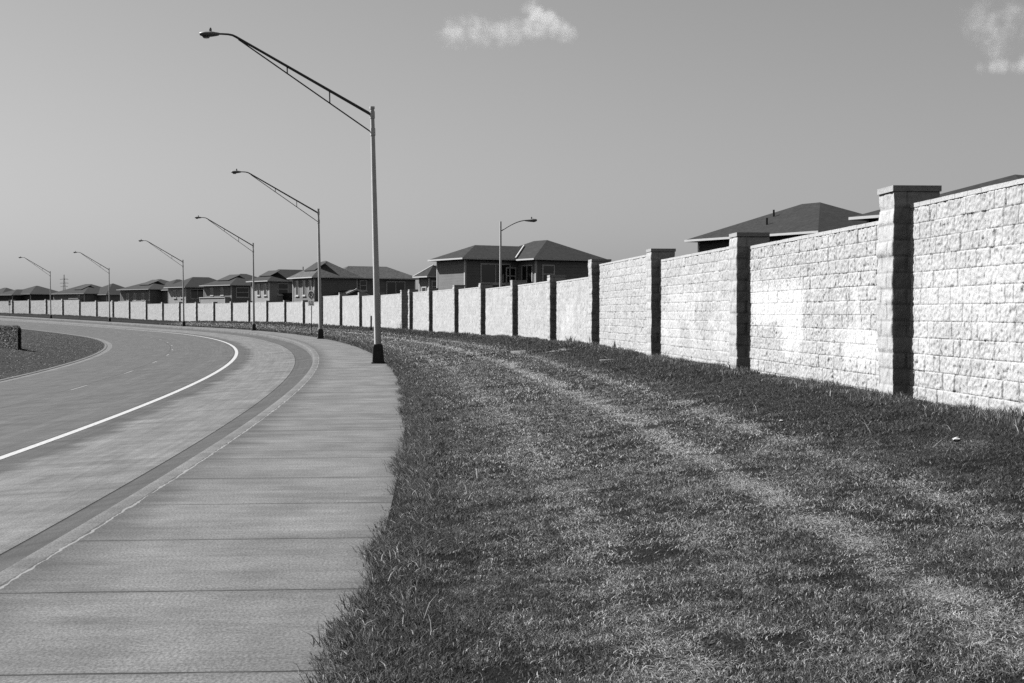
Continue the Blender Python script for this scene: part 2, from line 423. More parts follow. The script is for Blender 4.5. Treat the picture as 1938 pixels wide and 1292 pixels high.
def sow(ymin, ymax, dens, hm, wm, lean_m):
    # sample uniformly in polar strip
    t0 = inv(0, ymin)[1] - .6; t1 = inv(-3 - ymax * .12, ymax)[1] + .6
    area = np.radians(t1 - t0) * 493 * 6.45
    n = int(area * dens)
    th = RNG.uniform(t0, t1, n); r = RNG.uniform(490.12, 496.58, n)
    x, y = pol(r, th)
    k = in_view(x, y) & (y >= ymin) & (y < ymax) & (r > edge_r(th) - .02)
    c = fbm(x * 2.3, y * 2.3, 5, 3); c2 = vnoise(x * 7, y * 7, 8)
    k &= RNG.uniform(0, 1, n) < np.clip(.38 + 2.0 * (c - .30) + .8 * (c2 - .5), .14, 1)
    x, y, r, th, c, c2 = (a[k] for a in (x, y, r, th, c, c2)); n = len(x)
    d = dryness(x, y, r)
    nearwall = np.clip((r - 495.0) / 1.4, 0, 1); nearwalk = np.clip((490.85 - r) / .5, 0, 1)
    h = hm * RNG.uniform(.55, 1.35, n) * (.65 + .8 * c) * (1 + .9 * nearwall ** 2 + .7 * nearwalk) * (1 - .35 * d)
    w = wm * RNG.uniform(.6, 1.4, n)
    lean = lean_m * RNG.uniform(.1, 1.5, n) * (1 + .8 * d)
    u = RNG.uniform(0, 1, n)
    c3 = vnoise(x * 13, y * 13, 18); mid = np.clip((r - 490.7) / .8, 0, 1) * np.clip((495.0 - r) / .9, .15, 1)
    tone = np.where(u < np.clip(.05 + .42 * np.clip(c2 + .6 * c3 - .55, 0, 1), 0, 1) * (.35 + .65 * mid) + .70 * d, RNG.uniform(.18, 1.0, n), RNG.uniform(0, .13, n) + .08 * c2)
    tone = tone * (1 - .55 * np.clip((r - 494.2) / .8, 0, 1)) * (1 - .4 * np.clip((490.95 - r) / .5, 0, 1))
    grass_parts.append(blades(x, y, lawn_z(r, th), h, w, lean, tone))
sow(5.5, 9, 12500, .018, .0052, .036)
sow(9, 14, 6500, .020, .0068, .040)
sow(14, 24, 2800, .024, .011, .048)
sow(24, 42, 1000, .036, .015, .055)
sow(42, 75, 330, .048, .025, .06)
sow(75, 125, 110, .08, .04, .06)
sow(125, 210, 40, .09, .07, .06)
# ragged tufts that hang over the edge of the walk
def tufts(cnt, t0, t1, wscale, per):
    th = RNG.uniform(t0, t1, cnt); x, y = pol(490.2, th)
    k = in_view(x, y); th = th[k]; n0 = len(th)
    size = RNG.uniform(.3, 1.0, n0) ** 1.5 * np.clip(.4 + 1.3 * (fbm(np.radians(th) * 490 * 1.3, th * 0, 77, 3)), .5, 1.6)
    rr = edge_r(th) + .02 + RNG.uniform(-.08, .22, n0) - .15 * (vnoise(np.radians(th) * 490 * .9, th * 0, 31) - .35)
    r = np.repeat(rr, per) + RNG.normal(0, .05, n0 * per); t = np.repeat(th, per) + RNG.normal(0, .05, n0 * per) / 8.6
    x, y = pol(r, t); s = np.repeat(size, per); n = len(x)
    h = s * .095 * RNG.uniform(.35, 1.1, n); lean = s * .10 * RNG.uniform(.2, 1.6, n)
    az = np.where(RNG.uniform(0, 1, n) < .6, np.pi + RNG.normal(0, .9, n), RNG.uniform(0, 2 * np.pi, n))
    tone = np.where(RNG.uniform(0, 1, n) < .10, RNG.uniform(.3, .9, n), RNG.uniform(0, .22, n))
    z = np.where(r > edge_r(t) - .1, lawn_z(r, t), rise(t) + .012)
    grass_parts.append(blades(x, y, z, h, RNG.uniform(.004, .008, n) * wscale, lean, tone, az))
tufts(1900, 1.8, 5.2, 1.0, 34)
tufts(900, 5.0, 9.0, 2.0, 16)
tufts(900, 9.0, 16.0, 4.0, 9)
# a few long pale straws lying in the near grass
def straws(cnt):
    th = RNG.uniform(1.9, 4.6, cnt); r = 490.3 + RNG.uniform(0, 1, cnt) ** 1.6 * 5.5; x, y = pol(r, th); k = in_view(x, y); th, r, x, y = th[k], r[k], x[k], y[k]; n = len(x)
    grass_parts.append(blades(x, y, lawn_z(r, th) + .02, RNG.uniform(.01, .12, n), np.full(n, .0045), RNG.uniform(.08, .26, n), RNG.uniform(.5, 1, n)))
straws(220)
# tall unmown fringe under the wall
def fringe(cnt, t0, t1, wscale):
    th = RNG.uniform(t0, t1, cnt); r = 496.52 - np.abs(RNG.normal(0, .22, cnt))
    x, y = pol(r, th); k = in_view(x, y); th, r, x, y = th[k], r[k], x[k], y[k]; n = len(x)
    cl = np.clip(fbm(np.radians(th) * 490 * 1.1, r * 0, 55, 4) * 1.9 - .35, .15, 1.5)
    grass_parts.append(blades(x, y, lawn_z(r, th), cl * RNG.uniform(.05, .17, n), RNG.uniform(.004, .008, n) * wscale, RNG.uniform(.01, .12, n),
                              np.where(RNG.uniform(0, 1, n) < .15, RNG.uniform(.3, .9, n), RNG.uniform(0, .2, n))))
fringe(26000, 2.4, 6.0, 1.4); fringe(16000, 6.0, 10.0, 2.6); fringe(12000, 10, 20, 5); fringe(9000, 20, 40, 9)
g = blade_object('grass', grass_parts, M['grass']); tag(g, 'mown dry and green grass on the verge between sidewalk and block wall', 'grass', kind='stuff')
# island turf
def sow_island(cnt, t0, t1):
    th = RNG.uniform(t0, t1, cnt); r = RNG.uniform(450, 475.3, cnt); x, y = pol(r, th)
    k = in_view(x, y); th, r, x, y = th[k], r[k], x[k], y[k]; n = len(x)
    c = fbm(x * .5, y * .5, 61, 4)
    tone = np.where(RNG.uniform(0, 1, n) < .12 + .9 * np.clip(c - .5, 0, 1), RNG.uniform(.3, .9, n), RNG.uniform(.05, .35, n))
    return blades(x, y, island_z(r, th), RNG.uniform(.012, .035, n), RNG.uniform(.05, .10, n), RNG.uniform(.06, .16, n), tone * .22 + .05)
g = blade_object('island_grass', [sow_island(90000, 4, 26)], M['grass']); tag(g, 'dark rough grass covering the island inside the bend', 'grass', kind='stuff')

# ------------------------------------------------------------------ block walls
COURSE = .2032
def panel_mesh(P0, P1, nrm, z0, z1, step, seed, thick=.2, paint=0, amp=1.0):
    """one wall panel: split faced blocks modelled on the road side, plain sides behind"""
    P0 = np.array(P0); P1 = np.array(P1); L = float(np.hypot(*(P1 - P0))); t = (P1 - P0) / L
    rng = np.random.default_rng(seed)
    per = max(2, int(round(COURSE / step))); dz = COURSE / per
    ncourse = int(math.ceil((z1 - z0) / COURSE)); offs = np.concatenate([[0.0], np.linspace(.0055, COURSE - .0055, per)]) if step < .03 else np.arange(per) * dz
    zs = z1 - np.unique(np.concatenate([c * COURSE + offs for c in range(ncourse)] + [[ncourse * COURSE]]))[::-1]
    ns = max(2, int(round(L / step))) + 1; ss = np.linspace(0, L, ns); ds = L / (ns - 1)
    S, Z = np.meshgrid(ss, zs, indexing='ij')
    ci = np.clip(((z1 - Z) / COURSE - 1e-6).astype(int), 0, ncourse - 1)
    off = np.zeros_like(S); tx = np.zeros_like(S); tz = np.zeros_like(S); tone = np.ones_like(S); dj = np.full_like(S, 9.0)
    for c in range(ncourse):
        xs = [-rng.uniform(0, .4)]
        while xs[-1] < L: xs.append(xs[-1] + rng.choice([.2, .3, .4, .4, .4, .4, .6]))
        xs = np.array(xs); nb = len(xs)
        msk = ci == c
        b = np.clip(np.searchsorted(xs, S[msk], side='right') - 1, 0, nb - 2)
        lo, hi = xs[b], xs[b + 1]
        off[msk] = rng.normal(0, .0022, nb)[b]; tone[msk] = rng.normal(1, .035, nb)[b]
        u = (S[msk] - lo) / (hi - lo) - .5
        tx[msk] = rng.normal(0, .005, nb)[b] * u; 
        dj[msk] = np.minimum(S[msk] - lo, hi - S[msk])
    vz = ((z1 - Z) % COURSE); djz = np.minimum(vz, COURSE - vz)
    tz = (vz / COURSE - .5) * .004 * (vnoise(S * 2.1, ci * 7.3, seed + 4) - .3)
    d = np.minimum(dj, djz)
    rough = (fbm(S * 6, Z * 6, seed, 5) - .5) * .012 + (fbm(S * 26, Z * 26, seed + 3, 3) - .5) * .024
    pit = np.clip(fbm(S * 14, Z * 14, seed + 6, 3) - .60, 0, 1) * -.06
    pill = np.clip(d / .02, 0, 1) * .002
    fine = step < .03
    joint = (djz < .003) | (dj < step * (1.0 if step < .016 else .6)) if fine else np.zeros_like(d, bool)
    weak = (.20 + .80 * fbm(S * 1.3, Z * 1.6, seed + 8, 3)) * (1.0 if step < .016 else .6)                        # joints fade where the pointing is full
    depth = amp * (off + tx + tz + rough + pit + pill)
    depth = np.where(joint, depth * .6 - .0075 * weak - .001, depth)
    tone = tone * np.where(joint, 1 - np.where(djz < .003, .42, .66) * weak, 1.0) * (1 - .10 * np.clip(fbm(S * 3.1, Z * 3.1, seed + 12, 4) - .45, 0, 1) * 2) * np.where(pit < -.004, .90, 1)
    if not fine: tone = tone * (1 - .22 * np.clip(fbm(S * 7, Z * 7, seed + 13, 3) - .5, 0, 1) * 3)
    if paint:                                                        # fresh paint rolled over old graffiti
        q = fbm(S * .8, Z * 1.6, seed + 9, 5) + .20 * (vnoise(S * 5, Z * .4, seed + 2) - .5)
        a = np.clip((q - .40) * 9, 0, 1) * np.clip((S - .35) / .5, 0, 1) * np.clip((L - .1 - S) / .5, 0, 1) * np.clip((z1 - .55 - Z) * 3, 0, 1) * np.clip((Z - z0 - .55) * 2.5, 0, 1) * paint
        tone = 1 + (tone - 1) * (1 - .6 * a); tone = tone * (1 + .34 * a); depth = depth * (1 - .45 * a)
    X = P0[0] + t[0] * S + nrm[0] * depth; Y = P0[1] + t[1] * S + nrm[1] * depth
    V = [np.stack([X, Y, Z], -1).reshape(-1, 3)]; nv = len(zs)
    Q = [grid_quads(ns, nv)[:, ::-1]]
    # body of the panel behind the faces
    o = ns * nv
    bx = []
    for (a, e) in ((0, -.02), (L, -.02), (L, -thick), (0, -thick)):
        p = P0 + t * a + np.array(nrm) * e
        bx += [(p[0], p[1], z0 - .3), (p[0], p[1], z1 - .004)]
    V.append(np.array(bx)); 
    fq = [(0, 1, 3, 2), (2, 3, 5, 4), (4, 5, 7, 6), (6, 7, 1, 0), (1, 7, 5, 3)]
    Q.append(np.array(fq) + o)
    T = np.concatenate([tone.ravel(), np.ones(8)])
    return np_mesh('panel', np.concatenate(V), np.concatenate(Q), attrs={'tone': T}, smooth=False)
def coping_mesh(P0, P1, nrm, z1, seed, thick=.2, near=True):
    P0 = np.array(P0); P1 = np.array(P1); L = float(np.hypot(*(P1 - P0))); t = (P1 - P0) / L
    rng = np.random.default_rng(seed); mb = MB(); s = 0.0
    while s < L - .01:
        e = min(L, s + .4) if near else L
        f = .006 + rng.uniform(0, .004); g = .002 if near else 0
        P = [P0 + t * (s + g) + np.array(nrm) * f, P0 + t * (e - g) + np.array(nrm) * f, P0 + t * (e - g) - np.array(nrm) * (thick + .01), P0 + t * (s + g) - np.array(nrm) * (thick + .01)]
        h = .055 + rng.uniform(-.002, .002)
        mb.add([(p[0], p[1], z1 + .002) for p in P] + [(p[0], p[1], z1 + h) for p in P],
               [(0, 3, 2, 1), (4, 5, 6, 7), (0, 1, 5, 4), (1, 2, 6, 5), (2, 3, 7, 6), (3, 0, 4, 7)])
        s = e
    return mb
def add_tone(o, v=1.0):
    me = o.data; a = me.attributes.new('tone', 'FLOAT', 'POINT'); a.data.foreach_set('value', np.full(len(me.vertices), v, np.float32))
def pier_mesh(W, z0, z1, step, seed):
    """square pier of rock faced courses, local origin at the near front corner; +x outward from the road, +y away along the wall"""
    nside = max(3, int(round(W / step))); per = max(3, int(round(COURSE / step)))
    nc = int(math.ceil((z1 - z0) / COURSE)); zs = z1 - np.arange(nc * per + 1)[::-1] * COURSE / per
    e = (np.arange(nside) / nside)
    sq = np.concatenate([np.stack([e * 0, 1 - e], -1), np.stack([e, e * 0], -1), np.stack([e * 0 + 1, e], -1), np.stack([1 - e, e * 0 + 1], -1)]) * W
    nr = np.concatenate([np.tile([[-1., 0]], (nside, 1)), np.tile([[0, -1.]], (nside, 1)), np.tile([[1., 0]], (nside, 1)), np.tile([[0, 1.]], (nside, 1))])
    for k in range(4):
        nr[k * nside] = (nr[k * nside] + nr[k * nside - 1]) * .8
    n = len(sq); U = np.arange(n) * (4 * W / n)
    Ug, Zg = np.meshgrid(U, zs, indexing='ij')
    vz = ((z1 - Zg) % COURSE) / COURSE; ci = np.floor((z1 - Zg) / COURSE + 1e-6)
    bulge = (1 - np.abs(2 * vz - 1) ** 6) * .007 - .002 + (vnoise(Zg * 2.6, np.floor(Ug / W + 1e-6) * 9.1, seed + 2) - .5) * .040 + (vnoise(Zg * 6, np.floor(Ug / W + 1e-6) * 3.1, seed + 3) - .5) * .018
    rough = (fbm(Ug * 8, Zg * 8, seed, 4) - .5) * .030
    jog = (_h(np.floor(Ug / W + 1e-6), ci, seed) - .5) * .012
    jz = np.minimum(vz, 1 - vz) * COURSE
    D = bulge + rough * np.clip(jz / .03, .2, 1) + jog * np.clip(jz / .02, 0, 1)
    # a vertical joint mid face on alternate courses
    fm = np.abs((Ug % W) - W * np.where(ci % 2 == 0, .28, .68)); vj = fm < max(.007, step * .5)
    D = np.where(vj & (step < .06), D * .3 - .010, D)
    tone = np.where((jz < max(.007, step * .4)) | vj, .68 if step < .06 else .88, 1.0) * (1 + .07 * (_h(np.floor(Ug / W), ci, seed + 5) - .5))
    X = sq[:, 0][:, None] + nr[:, 0][:, None] * D; Y = sq[:, 1][:, None] + nr[:, 1][:, None] * D
    V = np.stack([X, Y, Zg], -1).reshape(-1, 3); nv = len(zs)
    i = np.arange(n)[:, None]; j = np.arange(nv - 1)[None, :]
    a = i * nv + j; b = ((i + 1) % n) * nv + j
    Q = np.stack([a, b, b + 1, a + 1], -1).reshape(-1, 4)
    return np_mesh('pier', V, Q, attrs={'tone': tone.ravel()})
WFRONT, WPANEL, PW = 496.4, 496.62, .60
def build_wall(label, group, piers, opening_tops, seed0, name='block_wall'):
    """piers: list of (theta, top z); opening_tops[i]: top of the panel from pier i to pier i+1 (None = no panel)"""
    x, y = pol(WFRONT, piers[0][0]); root = empty(name, (float(x), float(y), float(base(piers[0][0]))))
    tag(root, label, 'wall', group)
    ro = np.array(root.location)
    for i, (th, zt) in enumerate(piers):
        x, y = pol(WFRONT, th); dist = math.hypot(x, y)
        step = .022 if dist < 24 else .03 if dist < 50 else .05 if dist < 110 else .1
        me = pier_mesh(PW, float(base(th)) - .35, zt - .075, step, seed0 + i)
        p = link('pier', me, M['block'], root); p.location = (x - ro[0], y - ro[1], -ro[2]); p.rotation_euler = (0, 0, R(th))
        c = MB().box(-.012, PW + .012, -.012, PW + .012, zt - .073, zt).build('pier_cap', M['block'], p); add_tone(c, .8)
        if i + 1 < len(piers) and opening_tops[i] is not None:
            th2 = piers[i + 1][0]; a = th + math.degrees((PW - .03) / WFRONT); b = th2 + math.degrees(.03 / WFRONT)
            A = np.array(pol(WPANEL, a)) - ro[:2]; B = np.array(pol(WPANEL, b)) - ro[:2]
            tm = R((a + b) / 2); nrm = (-math.cos(tm), -math.sin(tm))
            dist = math.hypot(*(pol(WPANEL, (a + b) / 2)))
            step = .0127 if dist < 25 else .020 if dist < 42 else .034 if dist < 60 else .051 if dist < 110 else .1016
            zb = float(min(base(th), base(th2))) - .35; z1 = opening_tops[i] - .055
            q = link('panel', panel_mesh(A, B, nrm, zb - ro[2], z1 - ro[2], step, seed0 + 100 + i, paint=(1.0 if i == PAINT else .45 if i in (1, 3, 5) else 0) if seed0 == 10 else 0), M['block'], root)
            c = coping_mesh(A, B, nrm, z1 - ro[2], seed0 + i, near=dist < 70).build('coping', M['block'], q); add_tone(c)
    return root
PAINT = 2
near = [(1.40, 3.35), (2.50, 3.35), (3.62, 3.315), (4.61, 3.21), (5.60, 3.30), (6.64, 3.38), (7.63, 3.12), (8.75, 3.16), (9.89, 3.24), (10.98, 3.33), (12.15, 3.33), (13.12, 3.38)]
ntop = [3.08, 3.08, 2.95, 3.02, 3.22, 2.88, 2.94, 2.95, 3.08, 3.14, 3.18]
# index 1 is the panel in front of the tall pier at the right edge of the picture
near_wall = build_wall('tall pale split-face block wall with square piers at the right side of the lawn', None, near, ntop, 10)
far = [(13.53, 3.40), (14.83, 3.42), (15.89, 3.52), (17.05, 3.64), (18.22, 3.52), (19.35, 3.12), (20.54, 3.20), (21.72, 3.25), (22.91, 3.30), (24.08, 3.30), (25.27, 3.33), (26.46, 3.38),
       (27.62, 3.46), (28.78, 3.50), (29.91, 3.86), (31.08, 3.95), (32.21, 4.02), (33.34, 4.08), (34.51, 4.12), (35.67, 4.55), (36.80, 4.55), (37.95, 4.60), (39.10, 4.60), (40.25, 4.65), (41.4, 4.7), (42.6, 4.8), (43.8, 4.9)]
ftop = [3.17, 3.20, 3.30, 3.42, 2.89, 2.98, 3.02, 3.10, 3.10, 3.10, 3.15, 3.23, 3.25, 3.28, 3.70, 3.76, 3.82, 3.86, 4.30, 4.35, 4.35, 4.36, 4.36, 4.4, 4.5, 4.6]
far_wall = build_wall('long low grey block wall with many piers curving away behind the street lamps', None, far, ftop, 400)

# ------------------------------------------------------------------ houses behind the walls
def hip(x0, x1, y0, y1, ze, pitch, o=.6, kind='hip'):
    x0, x1, y0, y1 = x0 - o, x1 + o, y0 - o, y1 + o
    w, l = x1 - x0, y1 - y0; h = min(w, l) / 2; zr = ze + pitch * h
    if kind == 'gable_y':                                            # ridge along y, gable towards -y
        V = [(x0, y0, ze), (x1, y0, ze), (x1, y1, ze), (x0, y1, ze), ((x0 + x1) / 2, y0, ze + pitch * w / 2), ((x0 + x1) / 2, y1, ze + pitch * w / 2)]
        F = [(0, 4, 5, 3), (1, 2, 5, 4), (0, 1, 4), (2, 3, 5), (0, 3, 2, 1)]
        return V, F, (x0, x1, y0, y1)
    if kind == 'shed':                                              # lean-to rising towards +y
        V = [(x0, y0, ze), (x1, y0, ze), (x1, y1, ze + pitch * l), (x0, y1, ze + pitch * l), (x0, y1, ze), (x1, y1, ze)]
        F = [(0, 1, 2, 3), (0, 3, 4), (1, 5, 2), (0, 4, 5, 1), (4, 3, 2, 5)]
        return V, F, (x0, x1, y0, y1)
    if w >= l: a, b = (x0 + h, (y0 + y1) / 2, zr), (x1 - h, (y0 + y1) / 2, zr)
    else: a, b = ((x0 + x1) / 2, y0 + h, zr), ((x0 + x1) / 2, y1 - h, zr)
    V = [(x0, y0, ze), (x1, y0, ze), (x1, y1, ze), (x0, y1, ze), a, b]
    if w >= l: F = [(0, 1, 5, 4), (1, 2, 5), (2, 3, 4, 5), (3, 0, 4), (0, 3, 2, 1)]
    else: F = [(0, 1, 4), (1, 2, 5, 4), (2, 3, 5), (3, 0, 4, 5), (0, 3, 2, 1)]
    return V, F, (x0, x1, y0, y1)
def house(label, loc, heading, wings, windows=(), solar=(), vents=(), roof='roof', wall='siding', corner=True, flash=()):
    """local +y runs away to the left along the sunlit side (face L at x0), local +x runs away to the right (face S at y0)"""
    root = empty('house', loc, R(heading)); tag(root, label, 'house', 'houses behind the block walls')
    gz = loc[2]
    for wi, w in enumerate(wings):
        x0, x1, y0, y1, ze, pitch = w[:6]; o = min(.5, w[6]) if len(w) > 6 else .5; kind = w[7] if len(w) > 7 else 'hip'
        z = ze - gz
        MB().box(x0, x1, y0, y1, -.3, z - .002).build('wall', M[w[8] if len(w) > 8 else wall], root)
        V, F, e = hip(x0, x1, y0, y1, z, pitch, o, kind)
        rf = MB().add(V, F).build('roof', M[roof], root)
        f = MB(); t = .025
        f.box(e[0] - t, e[0] - .003, e[2] - t, e[3] + t, z - .10, z + .01); f.box(e[1] + .003, e[1] + t, e[2] - t, e[3] + t, z - .10, z + .01)
        f.box(e[0] - .002, e[1] + .002, e[2] - t, e[2] - .003, z - .10, z + .01); f.box(e[0] - .002, e[1] + .002, e[3] + .003, e[3] + t, z - .10, z + .01)
        f.build('fascia', M['trim'], rf)
        if kind == 'gable_y':
            g_ = MB(); xm = (e[0] + e[1]) / 2; zr = z + pitch * (e[1] - e[0]) / 2
            for (xa, za, xb, zb) in ((e[0], z, xm, zr), (e[1], z, xm, zr)):
                g_.add([(xa, e[2] - .05, za - .05), (xb, e[2] - .05, zb - .05), (xb, e[2] - .05, zb + .14), (xa, e[2] - .05, za + .14),
                        (xa, e[2] + .05, za - .05), (xb, e[2] + .05, zb - .05), (xb, e[2] + .05, zb + .14), (xa, e[2] + .05, za + .14)],
                       [(0, 1, 2, 3), (4, 7, 6, 5), (3, 2, 6, 7), (0, 4, 5, 1), (0, 3, 7, 4), (1, 5, 6, 2)])
            g_.build('rake_board', M['trim'], rf)
        if corner and kind == 'hip' and ze - gz > 3.5:
            for (cx, cy, ax, bx, ay, by) in ((x0, y0, -.03, .10, -.03, .10), (x0, y1, -.03, .10, -.10, .03), (x1, y0, -.10, .03, -.03, .10)):
                MB().box(cx + ax, cx + bx, cy + ay, cy + by, 0, z - .11).build('corner_board', M['trim'], root)
        for (p, q) in [(v[1], v[2]) for v in vents if v[0] == wi]:
            # vent pipe on the sunlit slope: p along y, q height fraction
            h = min(e[1] - e[0], e[3] - e[2]) / 2; zz = z + pitch * h * q
            MB().tube([(e[0] + h * q, p, zz - .1), (e[0] + h * q, p, zz + .34)], .05, 10).build('vent_pipe', M['black'], rf)
        for (si, ya, yb, qa, qb) in solar:
            if si != wi: continue
            h = min(e[1] - e[0], e[3] - e[2]) / 2; d = .16
            # panels stand a hand above the sunlit slope, between height fractions qa and qb
            A = (e[0] + h * qa, z + pitch * h * qa); B = (e[0] + h * qb, z + pitch * h * qb)
            MB().add([(A[0], ya, A[1] + d - .07), (B[0], ya, B[1] + d - .07), (B[0], yb, B[1] + d - .07), (A[0], yb, A[1] + d - .07),
                      (A[0], ya, A[1] + d), (B[0], ya, B[1] + d), (B[0], yb, B[1] + d), (A[0], yb, A[1] + d)],
                     [(0, 3, 2, 1), (4, 5, 6, 7), (0, 1, 5, 4), (1, 2, 6, 5), (2, 3, 7, 6), (3, 0, 4, 7)]).build('solar_panel', M['solar'], rf)
    for (A, B) in flash:                                             # white metal flashing along a roof edge
        MB().tube([(A[0], A[1], A[2] - gz), (B[0], B[1], B[2] - gz)], .075, 6).build('flashing', M['trim'], root)
    for (face, wi, c, zc, ww, hh, split) in windows:
        x0, x1, y0, y1 = wings[wi][:4]; z = zc - gz; b = .09
        fr = MB(); pn = MB()
        def bar(u0, u1, v0, v1, mb=fr, d0=-.05, d1=.02):
            if face == 'L': mb.box(x0 + d0, x0 + d1, u0, u1, v0, v1)
            else: mb.box(u0, u1, y0 + d0, y0 + d1, v0, v1)
        bar(c - ww / 2, c + ww / 2, z - hh / 2, z - hh / 2 + b); bar(c - ww / 2, c + ww / 2, z + hh / 2 - b, z + hh / 2)
        bar(c - ww / 2, c - ww / 2 + b, z - hh / 2 + b, z + hh / 2 - b); bar(c + ww / 2 - b, c + ww / 2, z - hh / 2 + b, z + hh / 2 - b)
        if split == 'v': bar(c - .035, c + .035, z - hh / 2 + b, z + hh / 2 - b)
        if split == 'h': bar(c - ww / 2 + b, c + ww / 2 - b, z - .035, z + .035)
        bar(c - ww / 2 + b, c + ww / 2 - b, z - hh / 2 + b, z + hh / 2 - b, pn, -.022, .01)
        wo_ = fr.build('window', M['shade_frame'] if face == 'S' else M['trim'], root); pn.build('pane', M['glass'], wo_)  # shaded-face frames use a paler trim copy, extra light put into the colour
        sl = MB(); bar(c - ww / 2 - .08, c + ww / 2 + .08, z - hh / 2 - .10, z - hh / 2 - .003, sl, -.10, .02); sl.build('sill', M['trim'], wo_)
    return root
F_ = 2690.0
def at(px, y, z=0.0): return ((px - 969) / F_ * y, y, z)
# L-shaped house beside the curved-arm lamp
house('dark two-wing hip-roofed house behind the curved-arm lamp with sunlit strips of siding', at(880, 104, .55), 32,
      [(0, 9.0, 0, 4.2, 5.75, .42, .75), (4.55, 10.4, -2.5, 5.2, 5.72, .46, .75), ],
      [('S', 0, 2.6, 4.65, 2.6, 1.5, 'v'), ('S', 0, 3.95, 4.5, .9, 1.3, 'h'),
       ('L', 1, -1.35, 4.55, 1.5, 1.5, 'v'), ('S', 1, 5.65, 4.6, 1.1, 1.4, 'h')], wall='siding', flash=[((4.02, -.55, 5.80), (6.45, 2.10, 6.90))])
# long house with the paler roof
house('long house with a paler roof and low gable behind the no parking sign', at(595, 156, .55), 32,
      [(0, 5.2, 0, 5.9, 5.7, .62, .7), (3.0, 12.7, .35, 5.2, 5.68, .48, .7), (1.6, 5.2, -3.2, -.02, 3.35, .42, .4, 'gable_y')],
      [('L', 0, 1.0, 4.55, .8, 1.7, ''), ('L', 0, 2.7, 4.55, .8, 1.7, ''), ('L', 0, 4.6, 4.55, .8, 1.7, ''),
       ('S', 1, 6.1, 4.85, .9, 1.2, 'h'), ('S', 1, 10.2, 4.55, 2.4, 1.6, 'v')], solar=[(0, 1.2, 4.2, .35, .85)], vents=[(0, 5.4, .5)], roof='roof_light', wall='siding')
# small piece of house between the two
house('small gabled roof with white edge seen between the long house and the two-wing house', at(812, 132, .55), 32,
      [(0, 6, 0, 1.9, 5.15, .75, .45), (1.5, 6, 1.9, 4.0, 5.3, .7, .4)], [('S', 0, .7, 4.2, .9, 1.1, 'h'), ('L', 0, .9, 3.7, .9, 1.0, '')], flash=[((-.45, 2.35, 5.15), (1.0, .95, 6.25))])
# houses at the right, behind the tall wall
house('broad dark hip roof with two vent pipes above the wall left of the tallest pier', at(1548, 67, .55), 32,
      [(0, 7.5, 0, 8.8, 5.55, .42, .6)], [], vents=[(0, 5.4, .62), (0, 4.6, .34)], wall='siding_dark')
house('dark hip roof peeking over the wall at the right edge of the picture', at(1955, 50.2, .55), 32,
      [(0, 9, 0, 7.9, 5.55, .355, .6)], [], wall='siding_dark')
# houses at the left, one behind the other round the bend
house('house with bright white end wall directly behind the third street lamp along the kerb', at(510, 180, .55), 36,
      [(0, 8.5, 0, 5.2, 5.85, .50, .7), (2.2, 7.0, -4.2, -.02, 3.2, .25, .3, 'shed')],
      [('L', 0, 1.1, 4.75, .85, 1.5, ''), ('L', 0, 3.0, 4.75, .85, 1.5, ''), ('S', 0, 1.9, 4.8, 1.5, 1.5, 'h')], solar=[(0, .8, 4.2, .35, .8)], wall='siding_pale')
house('dark-roofed house with a pale balcony band, directly left of the third street lamp', at(438, 211, .55), 42,
      [(0, 9, 0, 8.0, 5.95, .40, .7), (-.9, -.02, .3, 7.7, 4.15, .05, .05, 'hip', 'siding_pale')],
      [('L', 0, 2.6, 5.0, .9, 1.2, ''), ('L', 0, 5.6, 5.0, .9, 1.2, ''), ('S', 0, 1.9, 4.85, 2.2, 1.5, 'h'), ('S', 0, 4.6, 4.85, 1.3, 1.5, 'v')], solar=[(0, 2.6, 6.0, .35, .85)])
house('house with a small pale sunlit wall and shrub right behind the fourth street lamp', at(352, 222, .55), 42,
      [(0, 8.5, 0, 5.6, 5.85, .50, .7), (2.0, 10.5, 1.0, 6.5, 5.6, .42, .6)], [('L', 0, 1.2, 4.75, .9, 1.2, ''), ('L', 0, 3.4, 4.75, .9, 1.2, ''), ('S', 0, 2.0, 4.75, 2.4, 1.5, 'v')], wall='siding_pale')
house('low spread house with a pale window band between the fourth and fifth street lamps', at(283, 247, .6), 46,
      [(0, 10, 0, 9.5, 5.95, .36, .8), (2.4, 11.5, -2.4, 6.0, 5.8, .42, .7), (-.8, -.02, 1.0, 8.8, 3.9, .05, .05, 'hip', 'siding_pale')],
      [('L', 0, 2.0, 4.6, .8, 1.3, ''), ('L', 0, 4.6, 4.6, .8, 1.3, ''), ('L', 0, 7.0, 4.6, .8, 1.3, '')], solar=[(0, 2.5, 5.5, .35, .85)], wall='siding')
house('dark wide-roofed house under the lattice power pylon with a white balcony edge', at(160, 283, 1.1), 50,
      [(0, 9, 0, 11.0, 5.7, .40, .8), (3.0, 11.5, -3.2, 5.0, 5.5, .50, .7), (-.8, -.02, 1.0, 4.2, 4.75, .05, .05, 'hip', 'siding_pale')],
      [('L', 0, 2.0, 5.0, .9, .9, '')], solar=[(0, 3.0, 5.5, .35, .85)], wall='siding')
house('dark house roof left of the pylon behind the farthest street lamp', at(58, 312, 1.5), 52,
      [(0, 9, 0, 8.5, 6.0, .40, .7), (-2.5, 7.0, 3.0, 9.0, 5.8, .36, .6)], [], wall='siding_dark')
house('last dark roof at the left edge of the picture behind the far wall', at(2, 326, 1.6), 52,
      [(0, 8, 0, 9, 5.7, .45, .7)], [], wall='siding_dark')

